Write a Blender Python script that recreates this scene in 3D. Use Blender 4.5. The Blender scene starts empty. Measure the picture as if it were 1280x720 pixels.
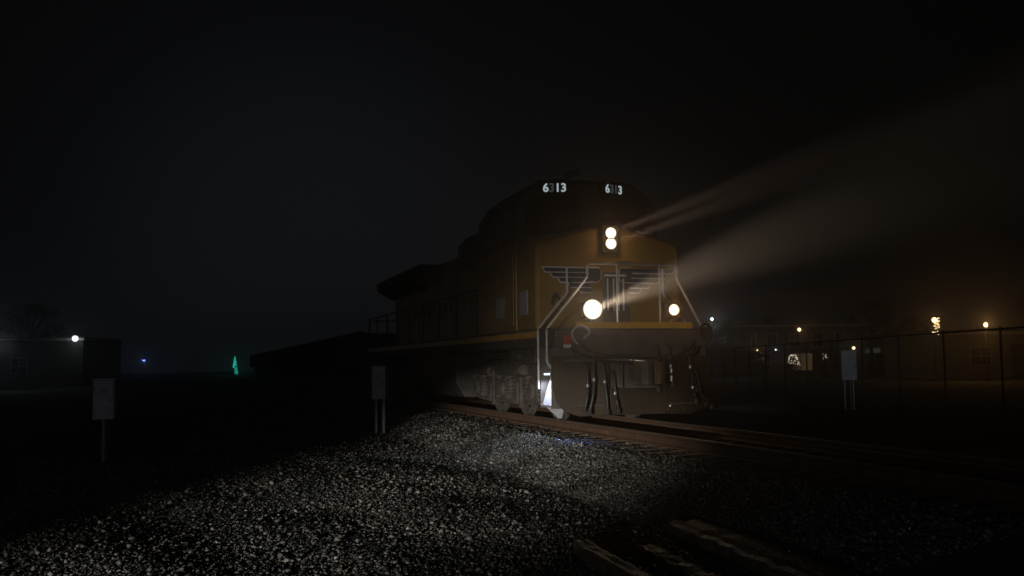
import bpy, math, random
import numpy as np
from mathutils import Vector, Matrix
random.seed(7); rng = np.random.default_rng(7)
SC = bpy.context.scene
COL = SC.collection
R = math.radians

# ------------------------------------------------------------------ camera, sky, exposure
EYE = 1.65
FPX = 1300.0                      # focal length in pixels of the 1280-wide frame
PITCH = math.atan(95/FPX)
cam = bpy.data.objects.new('camera', bpy.data.cameras.new('camera')); COL.objects.link(cam)
cam.data.sensor_width = 36; cam.data.lens = 36*FPX/1280
cam.data.clip_start = 0.05; cam.data.clip_end = 1500
cam.location = (0, 0, EYE); CAMROT = Matrix.Rotation(math.pi/2 + PITCH, 3, 'X') @ Matrix.Rotation(R(-0.6), 3, 'Z'); cam.rotation_euler = CAMROT.to_euler()
SC.camera = cam

SC.view_settings.view_transform = 'Standard'; SC.view_settings.look = 'None'
SC.view_settings.exposure = 0; SC.view_settings.gamma = 1; SC.view_settings.use_curve_mapping = False
SC.render.engine = 'CYCLES'
SC.cycles.use_denoising = True
SC.cycles.max_bounces = 4; SC.cycles.diffuse_bounces = 2; SC.cycles.glossy_bounces = 2
SC.cycles.volume_bounces = 0; SC.cycles.transmission_bounces = 2; SC.cycles.transparent_max_bounces = 6
SC.cycles.sample_clamp_indirect = 0.03
SC.cycles.use_light_tree = True; SC.cycles.use_adaptive_sampling = False

W = bpy.data.worlds.new('World'); SC.world = W; W.use_nodes = True
nt = W.node_tree; nt.nodes.clear()
def wn(t): return nt.nodes.new(t)
w_out = wn('ShaderNodeOutputWorld'); w_bg = wn('ShaderNodeBackground'); w_bg.inputs['Strength'].default_value = 1.0
tc = wn('ShaderNodeTexCoord')
dot = wn('ShaderNodeVectorMath'); dot.operation = 'DOT_PRODUCT'
gd = Vector((-0.20, 1, 0.10)).normalized(); dot.inputs[1].default_value = gd      # town glow low over the rear of the train
nt.links.new(tc.outputs['Generated'], dot.inputs[0])
ramp = wn('ShaderNodeValToRGB'); cr = ramp.color_ramp; cr.interpolation = 'B_SPLINE'
cr.elements[0].position = 0.70; cr.elements[0].color = (0.0014, 0.0013, 0.0011, 1)
cr.elements[1].position = 1.0; cr.elements[1].color = (0.0066, 0.0074, 0.0088, 1)
e = cr.elements.new(0.90); e.color = (0.0014, 0.00135, 0.0013, 1)
e = cr.elements.new(0.975); e.color = (0.0021, 0.0023, 0.0027, 1)
nt.links.new(dot.outputs['Value'], ramp.inputs[0]); nt.links.new(ramp.outputs[0], w_bg.inputs[0])
nt.links.new(w_bg.outputs[0], w_out.inputs[0])

# ------------------------------------------------------------------ track frame
PSI = math.atan(395/FPX)
FRONT = Vector((2.19, 18.46, 0))                 # centre of the pilot face, on the track centre line
TD = Vector((math.sin(PSI), -math.cos(PSI), 0)) # direction of travel
TL = Vector((math.cos(PSI), math.sin(PSI), 0))  # left hand of the locomotive (away from the camera)
RAILZ = 0.58
TROT = math.atan2(TD.y, TD.x)
def trk(s, d, z=0.0):
    p = FRONT + TD*s + TL*d; return Vector((p.x, p.y, z))
def at(px, py, Y):
    """world point seen at pixel (px,py) of the 1280x720 photograph at distance Y"""
    d = CAMROT @ Vector(((px-640)/FPX, (360-py)/FPX, -1))
    return Vector((0, 0, EYE)) + d*(Y/d.y)

# ------------------------------------------------------------------ lamps standing outside the picture: a parked car's headlamps behind the camera, plus two added fill spots
def spot(name, loc, target, power, size, blend, color, radius=0.05, flat=1.0, parent=None):
    l = bpy.data.lights.new(name, 'SPOT'); l.energy = power; l.spot_size = R(size); l.spot_blend = blend
    l.color = color; l.shadow_soft_size = radius
    o = bpy.data.objects.new(name, l); COL.objects.link(o)
    o.location = loc
    o.rotation_euler = (Vector(target)-Vector(loc)).to_track_quat('-Z', 'Y').to_euler()
    o.scale = (1, flat, 1)
    if parent: o.parent = parent
    return o
CAR = Vector((-11.0, -27.3, 2.3))
spot('car_headlamp_beam', CAR, (0.1, 19.8, 0.25), 66000, 10.6, 1.0, (1.0, 0.94, 0.86), 0.07, 0.36)
spot('car_headlamp_spill', CAR, (1.8, 19.0, 2.3), 10000, 9.2, 1.0, (1.0, 0.93, 0.84), 0.07, 0.5)

spot('relay_box_fill', CAR, (11.3, 35.1, 1.5), 5000, 4.0, 1.0, (.88,.92,1.0), .07, .8)  # added fill spot, brightens the pale relay box beyond the track
spot('wide_fill', CAR, (1.5, 19, 1.2), 1100, 42, 1.0, (.85,.90,1.0), .07, .3)  # weak wide fill, added to lift the relay boxes out of the dark

# ------------------------------------------------------------------ mesh helpers
class MB:
    def __init__(s): s.v = []; s.f = []
    def add(s, vs, fs):
        n = len(s.v); s.v += [tuple(v) for v in vs]; s.f += [tuple(i+n for i in f) for f in fs]; return s
    def box(s, x0, x1, y0, y1, z0, z1, M=None):
        vs = [Vector(p) for p in ((x0,y0,z0),(x1,y0,z0),(x1,y1,z0),(x0,y1,z0),(x0,y0,z1),(x1,y0,z1),(x1,y1,z1),(x0,y1,z1))]
        if M: vs = [M @ v for v in vs]
        return s.add(vs, [(0,3,2,1),(4,5,6,7),(0,1,5,4),(1,2,6,5),(2,3,7,6),(3,0,4,7)])
    def prism(s, poly, axis, a, b, M=None):
        """polygon (2D) extruded along axis from a to b. axis x: poly=(y,z); y: (x,z); z: (x,y)"""
        def P(p, t):
            if axis == 'x': return Vector((t, p[0], p[1]))
            if axis == 'y': return Vector((p[0], t, p[1]))
            return Vector((p[0], p[1], t))
        n = len(poly)
        vs = [P(p, a) for p in poly] + [P(p, b) for p in poly]
        if M: vs = [M @ v for v in vs]
        fs = [tuple(range(n))[::-1], tuple(range(n, 2*n))] + [(i, (i+1)%n, n+(i+1)%n, n+i) for i in range(n)]
        return s.add(vs, fs)
    def loft(s, loops, cap=True):
        n = len(loops[0]); vs = [p for l in loops for p in l]; fs = []
        for k in range(len(loops)-1):
            for i in range(n): fs.append((k*n+i, k*n+(i+1)%n, (k+1)*n+(i+1)%n, (k+1)*n+i))
        if cap: fs += [tuple(range(n))[::-1], tuple(range((len(loops)-1)*n, len(loops)*n))]
        return s.add(vs, fs)
    def tube(s, pts, r, n=8, cap=True):
        pts = [Vector(p) for p in pts]; loops = []
        for i, p in enumerate(pts):
            d = (pts[min(i+1, len(pts)-1)] - pts[max(i-1, 0)]).normalized()
            ref = Vector((0,0,1)) if abs(d.z) < 0.95 else Vector((1,0,0))
            a = d.cross(ref).normalized(); b = a.cross(d)
            rr = r[i] if isinstance(r, (list, tuple)) else r
            loops.append([p + (a*math.cos(t)+b*math.sin(t))*rr for t in [2*math.pi*k/n for k in range(n)]])
        return s.loft(loops, cap)
    def lathe(s, prof, o, ax, n=24):
        """prof: list of (t along axis, radius)"""
        o = Vector(o); ax = Vector(ax).normalized()
        ref = Vector((0,0,1)) if abs(ax.z) < 0.9 else Vector((1,0,0))
        a = ax.cross(ref).normalized(); b = a.cross(ax)
        return s.loft([[o+ax*t+(a*math.cos(q)+b*math.sin(q))*max(r,1e-4) for q in [2*math.pi*k/n for k in range(n)]] for t, r in prof])
    def ball(s, c, r, n=8, m=5):
        return s.lathe([(-r*math.cos(math.pi*k/m), r*math.sin(math.pi*k/m)) for k in range(m+1)], c, (0,0,1), n)
    def build(s, name, mat, parent=None, bevel=0, smooth=False):
        me = bpy.data.meshes.new(name); me.from_pydata(s.v, [], s.f)
        import bmesh
        bm = bmesh.new(); bm.from_mesh(me); bmesh.ops.recalc_face_normals(bm, faces=bm.faces); bm.to_mesh(me); bm.free()
        me.materials.append(mat)
        if smooth: me.polygons.foreach_set('use_smooth', [True]*len(me.polygons))
        o = bpy.data.objects.new(name, me); COL.objects.link(o)
        if parent: o.parent = parent
        if bevel:
            b = o.modifiers.new('bevel', 'BEVEL'); b.width = bevel; b.segments = 2; b.limit_method = 'ANGLE'; b.angle_limit = R(40)
        return o
def build_each(mb, name, mat, parent, bevel=0):
    """every loose piece of the MB becomes an object of its own"""
    par = list(range(len(mb.v)))
    def find(a):
        while par[a] != a: par[a] = par[par[a]]; a = par[a]
        return a
    for f in mb.f:
        for i in f[1:]: par[find(i)] = find(f[0])
    groups = {}
    for f in mb.f: groups.setdefault(find(f[0]), []).append(f)
    out = []
    for fs in groups.values():
        ids = sorted({i for f in fs for i in f}); mp_ = {i: k for k, i in enumerate(ids)}
        m2 = MB(); m2.v = [mb.v[i] for i in ids]; m2.f = [tuple(mp_[i] for i in f) for f in fs]
        out.append(m2.build(name, mat, parent, bevel))
    return out
def smooth_path(pts, k=6):
    pts = [Vector(p) for p in pts]; out = []
    P = [pts[0]] + pts + [pts[-1]]
    for i in range(1, len(P)-2):
        for j in range(k):
            t = j/k; a, b, c, d = P[i-1], P[i], P[i+1], P[i+2]
            out.append(0.5*((2*b)+(c-a)*t+(2*a-5*b+4*c-d)*t*t+(3*b-a-3*c+d)*t**3))
    return out + [pts[-1]]
def rounded(pts, r=0.06, k=4):
    """polyline with small rounded bends"""
    pts = [Vector(p) for p in pts]; out = [pts[0]]
    for i in range(1, len(pts)-1):
        a, b, c = pts[i-1], pts[i], pts[i+1]
        p = b + (a-b).normalized()*min(r, (a-b).length*.45); q = b + (c-b).normalized()*min(r, (c-b).length*.45)
        for j in range(k+1):
            t = j/k; out.append(p*(1-t)**2 + b*2*t*(1-t) + q*t*t)
    return out + [pts[-1]]
def tag(o, label, cat, group=None):
    o['label'] = label; o['category'] = cat
    if group: o['group'] = group
    return o
def empty(name, loc, rz=0):
    o = bpy.data.objects.new(name, None); COL.objects.link(o); o.location = loc; o.rotation_euler = (0,0,rz); o.empty_display_size = .3
    return o
def copy_tree(o, parent=None):
    c = o.copy(); COL.objects.link(c); c.parent = parent
    for ch in list(o.children): copy_tree(ch, c)
    return c

# ------------------------------------------------------------------ materials
def mat(name, col, rough=0.6, metal=0.0, col2=None, scale=6.0, bump=0.0, bscale=40.0, spec=None, lo=0.35, hi=0.7, island=0.0):
    m = bpy.data.materials.new(name); m.use_nodes = True
    t = m.node_tree; b = t.nodes['Principled BSDF']
    b.inputs['Base Color'].default_value = (*col, 1); b.inputs['Roughness'].default_value = rough; b.inputs['Metallic'].default_value = metal
    if spec is not None: b.inputs['Specular IOR Level'].default_value = spec
    c = t.nodes.new('ShaderNodeTexCoord')
    if col2 is not None:
        n = t.nodes.new('ShaderNodeTexNoise'); n.inputs['Scale'].default_value = scale; n.inputs['Detail'].default_value = 8; n.inputs['Roughness'].default_value = .65
        r = t.nodes.new('ShaderNodeValToRGB'); r.color_ramp.elements[0].position = lo; r.color_ramp.elements[1].position = hi
        r.color_ramp.elements[0].color = (*col, 1); r.color_ramp.elements[1].color = (*col2, 1)
        t.links.new(c.outputs['Object'], n.inputs['Vector']); t.links.new(n.outputs['Fac'], r.inputs[0]); t.links.new(r.outputs[0], b.inputs['Base Color'])
        mr = t.nodes.new('ShaderNodeMapRange'); mr.inputs['To Min'].default_value = max(.05, rough-.12); mr.inputs['To Max'].default_value = min(1, rough+.15)
        t.links.new(n.outputs['Fac'], mr.inputs['Value']); t.links.new(mr.outputs[0], b.inputs['Roughness'])
    if bump:
        n2 = t.nodes.new('ShaderNodeTexNoise'); n2.inputs['Scale'].default_value = bscale; n2.inputs['Detail'].default_value = 5
        bp = t.nodes.new('ShaderNodeBump'); bp.inputs['Strength'].default_value = bump; bp.inputs['Distance'].default_value = .02
        t.links.new(c.outputs['Object'], n2.inputs['Vector']); t.links.new(n2.outputs['Fac'], bp.inputs['Height']); t.links.new(bp.outputs[0], b.inputs['Normal'])
    return m
def emit(name, col, strength):
    m = bpy.data.materials.new(name); m.use_nodes = True; t = m.node_tree; b = t.nodes['Principled BSDF']
    b.inputs['Base Color'].default_value = (*[min(1, c*.5) for c in col], 1)
    m.cycles.emission_sampling = 'NONE'; b.inputs['Emission Color'].default_value = (*col, 1); b.inputs['Emission Strength'].default_value = strength
    return m
M = {}
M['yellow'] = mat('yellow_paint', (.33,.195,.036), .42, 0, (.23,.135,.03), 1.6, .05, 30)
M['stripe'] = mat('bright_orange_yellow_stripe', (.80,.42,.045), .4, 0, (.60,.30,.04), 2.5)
M['grey_paint'] = mat('grey_roof_paint', (.085,.085,.088), .6, 0, (.05,.05,.05), 2.5, .05, 30)
M['frame'] = mat('dark_frame_paint', (.06,.057,.053), .6, 0, (.13,.11,.09), 3.5, .15, 25)
M['truck'] = mat('dusty_truck_steel', (.16,.142,.122), .75, 0, (.05,.042,.036), 4.0, .35, 22)
M['pilot'] = mat('dirty_pilot_paint', (.028,.019,.010), .6, 0, (.060,.040,.020), 2.2, .2, 14)
M['rubber'] = mat('black_rubber', (.02,.02,.02), .5, 0, (.035,.033,.03), 9)
M['metal'] = mat('worn_bright_metal', (.62,.61,.58), .3, .8, (.42,.40,.37), 20)
M['steel'] = mat('rusty_steel', (.20,.115,.068), .65, .1, (.11,.068,.046), 7, .2, 60)
M['railhead'] = mat('worn_rail_steel', (.22,.20,.185), .5, .5, (.15,.12,.10), 12)
M['wheel'] = mat('dusty_wheel_steel', (.20,.18,.155), .6, .2, (.09,.075,.06), 5)
M['white'] = mat('white_rail_paint', (.72,.72,.70), .4, 0, (.55,.53,.50), 8)
M['navy'] = mat('navy_decal', (.02,.03,.09), .4, 0, (.035,.04,.09), 9)
M['outline'] = mat('silver_decal', (.80,.82,.84), .4, 0, (.7,.7,.7), 12)
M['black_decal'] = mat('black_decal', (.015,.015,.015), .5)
M['red'] = mat('red_decal', (.42,.06,.035), .5, 0, (.35,.05,.03), 8)
M['placard'] = mat('pale_placard', (.42,.42,.44), .5, 0, (.34,.34,.36), 9)
M['glass'] = mat('dark_cab_glass', (.01,.011,.012), .12)
M['housing'] = mat('lamp_housing', (.10,.085,.06), .45, .2, (.06,.05,.04), 9)
M['headlight'] = emit('headlight_lens', (1.0,.86,.62), 2.6)
M['ditch'] = emit('ditch_light_lens', (1.0,.86,.64), 3.0)
M['ditch_far'] = emit('turned_away_ditch_light_lens', (1.0,.80,.52), 2.2)
M['small_lamp'] = emit('small_white_lamp', (1,.93,.82), 2)
M['numeral'] = emit('lit_numeral', (.78,.95,1.0), .42)
M['numeral_dim'] = emit('dim_numeral', (.78,.95,1.0), .035)
M['numboard'] = mat('numberboard_black', (.012,.012,.012), .4)
M['ledstep'] = emit('step_led', (.62,.74,1.0), 2)
M['tread'] = mat('pale_step_plate', (.46,.46,.49), .5, 0, (.34,.34,.37), 10)
M['gondola'] = mat('weathered_gondola_steel', (.06,.045,.04), .7, 0, (.10,.065,.045), 1.4, .2, 12)
M['tie'] = mat('creosote_timber', (.07,.055,.042), .85, 0, (.12,.10,.08), 7, .5, 30)
M['plank'] = mat('weathered_plank', (.30,.24,.17), .42, 0, (.05,.04,.03), 9, .7, 28)
M['dirt'] = mat('dark_ground', (.055,.05,.045), .9, 0, (.10,.09,.08), .9, .9, 9)
M['cabinet'] = mat('aluminium_cabinet', (.60,.61,.63), .5, .15, (.46,.46,.48), 4)
M['post'] = mat('galvanised_post', (.40,.41,.42), .5, .4, (.30,.30,.30), 6)
M['lamppost'] = mat('dark_lamp_post', (.05,.05,.045), .5, .2, (.08,.07,.06), 5)
M['stucco'] = mat('tan_stucco', (.30,.24,.165), .9, 0, (.24,.19,.13), 1.2, .4, 30)
M['brick'] = mat('dull_brick_wall', (.20,.13,.10), .9, 0, (.14,.095,.075), 5, .3, 30)
M['siding'] = mat('pale_siding', (.13,.125,.095), .8, 0, (.10,.095,.075), 3)
M['roofing'] = mat('dark_roofing', (.06,.06,.06), .9, 0, (.09,.085,.08), 3)
M['trim'] = mat('pale_trim', (.62,.58,.50), .7, 0, (.5,.47,.42), 5)
M['window_dark'] = mat('dark_window', (.012,.013,.015), .15)
M['bark'] = mat('bark', (.10,.075,.055), .95, 0, (.06,.045,.035), 9, .6, 30)
M['leaf'] = mat('tree_leaf', (.06,.10,.03), .6, 0, (.04,.065,.02), .7)
M['needle'] = mat('dark_needles', (.025,.05,.03), .7, 0, (.02,.035,.02), 3)
M['warm_lamp'] = emit('warm_lamp_globe', (1.0,.68,.34), 2.8)
M['cool_lamp'] = emit('cool_lamp_globe', (.80,.90,1.0), 2.2)
M['white_lamp'] = emit('white_lamp', (.95,.97,1.0), 1.2)
M['yellow_lamp'] = emit('yellow_lamp', (1.0,.82,.45), 1.4)
M['warm_bulb'] = emit('warm_string_bulbs', (1.0,.74,.36), 1.6)
M['cream_bulb'] = emit('cream_string_bulbs', (1.0,.86,.66), 1.1)
M['teal_bulb'] = emit('teal_string_bulbs', (.03,.72,.55), 1.05)
M['win_warm'] = emit('lit_warm_window', (1.0,.62,.28), .05)
M['win_white'] = emit('lit_white_window', (.9,.95,1.0), .7)
M['sign_pale'] = emit('pale_lit_sign', (.85,.85,.75), .035)
M['blue_lamp'] = emit('blue_yard_lamp', (.25,.35,1.0), .5)

# ------------------------------------------------------------------ air
hz = MB().box(-230, 230, -60, 330, -1.0, 13.5).build('haze', bpy.data.materials.new('haze'))
hz['kind'] = 'stuff'
hm = hz.data.materials[0]; hm.use_nodes = True; ht = hm.node_tree; ht.nodes.clear()
ho = ht.nodes.new('ShaderNodeOutputMaterial'); hv = ht.nodes.new('ShaderNodeVolumePrincipled')
hv.inputs['Color'].default_value = (.92,.92,.93,1); hv.inputs['Density'].default_value = 0.0030; hv.inputs['Anisotropy'].default_value = 0.88
ht.links.new(hv.outputs[0], ho.inputs['Volume'])

# ------------------------------------------------------------------ ground and gravel
def ground_h(X, Y):
    """ballast bank along the track, numpy"""
    dx, dy = X-FRONT.x, Y-FRONT.y
    d = np.abs(dx*TL.x + dy*TL.y)
    bank = 0.37*np.clip((3.0-d)/1.35, 0, 1)
    bank = bank*bank*(3-2*bank/0.37)/0.37*1.0 if False else bank
    wav = 0.035*np.sin(X*1.3+Y*.7)+0.03*np.sin(X*.55-Y*1.1+1.0)+0.02*np.sin(2.7*X+1.9*Y)
    return bank + .4*wav*np.clip((d-1.3)/1.0, 0, 1) - 0.02
def grid(name, xs, ys, material):
    X, Y = np.meshgrid(xs, ys); Z = ground_h(X, Y)
    v = np.stack([X, Y, Z], -1).reshape(-1, 3); nx = len(xs)
    i = np.arange(len(ys)-1)[:, None]*nx + np.arange(nx-1)[None]
    f = np.stack([i, i+1, i+nx+1, i+nx], -1).reshape(-1, 4)
    me = bpy.data.meshes.new(name); me.from_pydata(v.tolist(), [], f.tolist()); me.materials.append(material)
    me.polygons.foreach_set('use_smooth', [True]*len(me.polygons))
    o = bpy.data.objects.new(name, me); COL.objects.link(o); return o
xs = np.concatenate([np.linspace(-225,-40,12), np.arange(-36,-14,2.0), np.arange(-13,16,.3), np.arange(18,42,3), np.linspace(46,225,12)])
ys = np.concatenate([np.arange(-56,-4,4.0), np.arange(-2,58,.35), np.arange(59,120,1.0), np.linspace(124,325,16)])
g = grid('ground', xs, ys, M['dirt']); g['kind'] = 'structure'

t_ = (1+5**.5)/2
ico_v = np.array([(-1,t_,0),(1,t_,0),(-1,-t_,0),(1,-t_,0),(0,-1,t_),(0,1,t_),(0,-1,-t_),(0,1,-t_),(t_,0,-1),(t_,0,1),(-t_,0,-1),(-t_,0,1)])
ico_v /= np.linalg.norm(ico_v[0])
ico_f = np.array([(0,11,5),(0,5,1),(0,1,7),(0,7,10),(0,10,11),(1,5,9),(5,11,4),(11,10,2),(10,7,6),(7,1,8),(3,9,4),(3,4,2),(3,2,6),(3,6,8),(3,8,9),(4,9,5),(2,4,11),(6,2,10),(8,6,7),(9,8,1)])
def scatter(regions):
    P = []; S = []
    for (y0, y1, a0, a1, step, size) in regions:   # wedge: x between a0*y and a1*y (+ margin)
        ny = int((y1-y0)/step)
        for r_ in range(ny):
            y = y0 + (r_+.5)*step; x0, x1 = a0(y), a1(y); n = max(1, int((x1-x0)/step))
            xx = x0 + (np.arange(n)+.5)*step + rng.uniform(-.5,.5,n)*step; yy = y + rng.uniform(-.5,.5,n)*step
            P.append(np.stack([xx, yy], 1)); S.append(size*rng.lognormal(0, .34, n))
    P = np.concatenate(P); S = np.clip(np.concatenate(S), .006, .05)
    d = (P[:,0]-FRONT.x)*TL.x + (P[:,1]-FRONT.y)*TL.y
    keep = (np.abs(np.abs(d)-.75) > .085+S*.6)
    P, S = P[keep], S[keep]; n = len(P)
    V = ico_v[None]*(1+rng.uniform(-.42,.30,(n,12,1)))
    V *= (np.stack([rng.uniform(.8,1.35,n), rng.uniform(.75,1.1,n), rng.uniform(.38,.8,n)], 1)*S[:,None])[:,None]
    q = rng.normal(size=(n,4)); q[:,1:3] *= .35; q /= np.linalg.norm(q,axis=1,keepdims=True); w,x,y,z = q.T
    Rm = np.stack([1-2*(y*y+z*z),2*(x*y-z*w),2*(x*z+y*w),2*(x*y+z*w),1-2*(x*x+z*z),2*(y*z-x*w),2*(x*z-y*w),2*(y*z+x*w),1-2*(x*x+y*y)],1).reshape(n,3,3)
    V = np.einsum('nij,nkj->nki', Rm, V)
    Z = ground_h(P[:,0], P[:,1]) + S*rng.uniform(-.1,.55,n)
    V += np.concatenate([P, Z[:,None]],1)[:,None]
    F = ico_f[None]+ (np.arange(n)*12)[:,None,None]
    return V.reshape(-1,3), F.reshape(-1,3)
def near_edge(y): return FRONT.x - (y-FRONT.y)*math.tan(PSI)         # track centre line
V, F = scatter([
    (6.0, 13.6, lambda y: -.54*y, lambda y: min(.31*y, near_edge(y)+1.7), .029, .0135),
    (13.6, 20.8, lambda y: -.47*y, lambda y: near_edge(y)+1.8, .038, .0180),
    (20.8, 34, lambda y: -.31*y, lambda y: near_edge(y)-.6, .056, .027),
    (34, 50, lambda y: near_edge(y)-5, lambda y: near_edge(y)-.6, .10, .045),
    (7.8, 13.6, lambda y: min(.31*y, near_edge(y)+1.7), lambda y: near_edge(y)+1.7, .046, .021)])
me = bpy.data.meshes.new('gravel')
me.vertices.add(len(V)); me.vertices.foreach_set('co', V.astype(np.float32).ravel())
me.loops.add(len(F)*3); me.loops.foreach_set('vertex_index', F.astype(np.int32).ravel())
me.polygons.add(len(F)); me.polygons.foreach_set('loop_start', np.arange(0, len(F)*3, 3, dtype=np.int32)); me.polygons.foreach_set('loop_total', np.full(len(F), 3, dtype=np.int32))
me.update(calc_edges=True)
gm = bpy.data.materials.new('crushed_stone'); gm.use_nodes = True; t = gm.node_tree; b = t.nodes['Principled BSDF']
geo = t.nodes.new('ShaderNodeNewGeometry'); r1 = t.nodes.new('ShaderNodeValToRGB'); cr = r1.color_ramp
for p, c in ((0,(.035,.037,.036)),(.35,(.085,.09,.082)),(.6,(.15,.16,.14)),(.82,(.23,.22,.19)),(.94,(.46,.46,.44))):
    if p == 0: cr.elements[0].position = 0; cr.elements[0].color = (*c,1)
    else: q = cr.elements.new(p); q.color = (*c,1)
cr.elements[-1].position = 1; cr.elements[-1].color = (.36,.25,.20,1)
t.links.new(geo.outputs['Random Per Island'], r1.inputs[0])
nz = t.nodes.new('ShaderNodeTexNoise'); nz.inputs['Scale'].default_value = 55; nz.inputs['Detail'].default_value = 5
tcn = t.nodes.new('ShaderNodeTexCoord'); t.links.new(tcn.outputs['Object'], nz.inputs['Vector'])
mx = t.nodes.new('ShaderNodeMix'); mx.data_type = 'RGBA'; mx.blend_type = 'MULTIPLY'; mx.inputs['Factor'].default_value = .55
t.links.new(r1.outputs[0], mx.inputs[6]); t.links.new(nz.outputs['Fac'], mx.inputs[7]); t.links.new(mx.outputs[2], b.inputs['Base Color'])
st = t.nodes.new('ShaderNodeTexNoise'); st.inputs['Scale'].default_value = .9; st.inputs['Detail'].default_value = 4; t.links.new(tcn.outputs['Object'], st.inputs['Vector'])
sr = t.nodes.new('ShaderNodeMapRange'); sr.inputs['From Min'].default_value = .35; sr.inputs['From Max'].default_value = .65; sr.inputs['To Min'].default_value = .5; sr.inputs['To Max'].default_value = 1.15; t.links.new(st.outputs['Fac'], sr.inputs['Value'])
vm = t.nodes.new('ShaderNodeVectorMath'); vm.operation = 'SCALE'; t.links.new(mx.outputs[2], vm.inputs[0]); t.links.new(sr.outputs[0], vm.inputs['Scale']); t.links.new(vm.outputs[0], b.inputs['Base Color'])
mrr = t.nodes.new('ShaderNodeMapRange'); mrr.inputs['To Min'].default_value = .18; mrr.inputs['To Max'].default_value = .6
t.links.new(geo.outputs['Random Per Island'], mrr.inputs['Value']); t.links.new(mrr.outputs[0], b.inputs['Roughness'])
me.materials.append(gm)
o = bpy.data.objects.new('gravel', me); COL.objects.link(o); o['kind'] = 'stuff'

# ------------------------------------------------------------------ rails and ties
def rail(label, d):
    root = empty('rail', trk(0, d, RAILZ), TROT); tag(root, label, 'rail', 'rails of the track under the locomotive')
    foot = [(-.07,-.178),(.07,-.178),(.07,-.168),(.012,-.145),(.009,-.06),(.032,-.042),(.035,-.014),(-.035,-.014),(-.032,-.042),(-.009,-.06),(-.012,-.145),(-.07,-.168)]
    MB().prism(foot, 'x', -120, 16).build('rail_web', M['steel'], root)
    MB().prism([(-.034,-.0138),(.034,-.0138),(.034,-.006),(.027,0),(-.027,0),(-.034,-.006)], 'x', -120, 16).build('rail_head', M['railhead'], root)
    jb = MB()
    for s in (-1.1, 1): jb.box(-.45, .45, *( (-.034,-.011) if s < 0 else (.011,.034)), -.135, -.065)
    build_each(jb, 'joint_bar', M['steel'], root, .006)
    bm_ = MB()
    for k in range(6):
        x = -.36+.144*k
        for s in (-1, 1): bm_.lathe([(0,.016),(.02,.016)], (x, s*.034, -.1), (0, s, 0), 6)
    build_each(bm_, 'bolt', M['steel'], root)
    return root
rail('near running rail with brown rusty web beside the lit gravel', -.75)
rail('far running rail on the other side of the coupler', .75)
tp = MB().box(-.115, .115, -1.3, 1.3, -.36, -.192).build('railway_tie', M['tie'], None, .012)
plates = MB()
for s in (-1, 1): plates.box(-.09, .09, s*.75-.17, s*.75+.17, -.192, -.1785)
build_each(plates, 'tie_plate', M['steel'], tp)
ties = []
for k in range(60):
    o = tp if k == 0 else copy_tree(tp)
    s = 10.2 - k*.53
    p = trk(s, random.uniform(-.03,.03), RAILZ); o.location = p; o.rotation_euler = (0,0,TROT+random.uniform(-.015,.015))
    tag(o, 'dark creosoted tie under the rails of the track', 'railway tie', 'ties under the track'); ties.append(o)

# ------------------------------------------------------------------ old crossing timbers in the foreground
def timber(a, b, w, h, label, seed):
    rs = random.Random(seed); a = Vector(a); b = Vector(b); d = (b-a).normalized(); n = Vector((d.y, -d.x, 0)); L = (b-a).length
    loops = []; K = 40
    for k in range(K+1):
        c = a.lerp(b, k/K); e_ = min(1, (k+.3)/2.2)
        ww = w/2*(.82+.18*e_) * (1+rs.uniform(-.09,.09)); top = h*(.9+.1*e_) + rs.uniform(-.016,.014)
        loops.append([Vector((*(c+n*x).xy, z)) for x, z in ((-ww, -.2),(ww,-.2),(ww, top-.022+rs.uniform(-.006,.006)),(ww*.8, top),(ww*.25, top-rs.uniform(0,.012)),(ww*.1, top-rs.uniform(.0,.02)),(-ww*.4, top),(-ww*.82, top-.004),(-ww, top-.024+rs.uniform(-.006,.006)))])
    o = MB().loft(loops).build('crossing_timber', M['plank'])
    tag(o, label, 'timber', 'old crossing timbers beside the track'); return o
gx = lambda px, py, z=0.0: at(px, py, (EYE-z)*1000/(py-455))
def ground_px(px, py, z):
    d = at(px, py, 1.0)-Vector((0,0,EYE)); k = (z-EYE)/d.z; return Vector((0,0,EYE))+d*k
for (p0, w, h, L, lab, sd) in (
    ((726,674), .17, .11, 5.8, 'narrow timber with a pointed pale end, lowest and nearest the camera', 1),
    ((858,650), .40, .12, 6.5, 'wide weathered timber with a split pale end, raised above the dark dirt', 2),
    ((806,680), .20, .06, 5.2, 'low dark timber sunk in the dirt between the pointed and the split ones', 3),
    ((912,628), .30, .10, 6.5, 'faint dark timber closest to the near rail', 4)):
    a = ground_px(*p0, h); dd = Vector((math.sin(R(12)), -math.cos(R(12)), 0))
    timber((a.x, a.y, 0), (a.x+dd.x*L, a.y+dd.y*L, 0), w, h, lab, sd)

# ------------------------------------------------------------------ locomotive (local: x forward from the pilot face, y to its left, z above the rail)
LOCO = tag(empty('locomotive', trk(0,0,RAILZ), TROT), 'yellow diesel freight locomotive with headlights on coming along the track', 'locomotive')
def L(mb, name, m, parent=None, bevel=0.0, smooth=False): return mb.build(name, M[m], parent or LOCO, bevel, smooth)
L(MB().box(-20.6,-.06,-1.5,1.5,1.36,1.66), 'frame', 'frame', None, .02)
dk = MB().box(-20.62,-.04,-1.53,1.53,1.662,1.70)
L(dk, 'deck', 'frame')
ss = MB()
for s in (-1,1): ss.box(-20.4,-.95,*sorted((s*1.502,s*1.54)),1.545,1.66)
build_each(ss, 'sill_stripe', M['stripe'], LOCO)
L(MB().box(-.038,-.012,-1.12,1.12,1.68,1.79), 'front_stripe', 'stripe')
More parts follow.
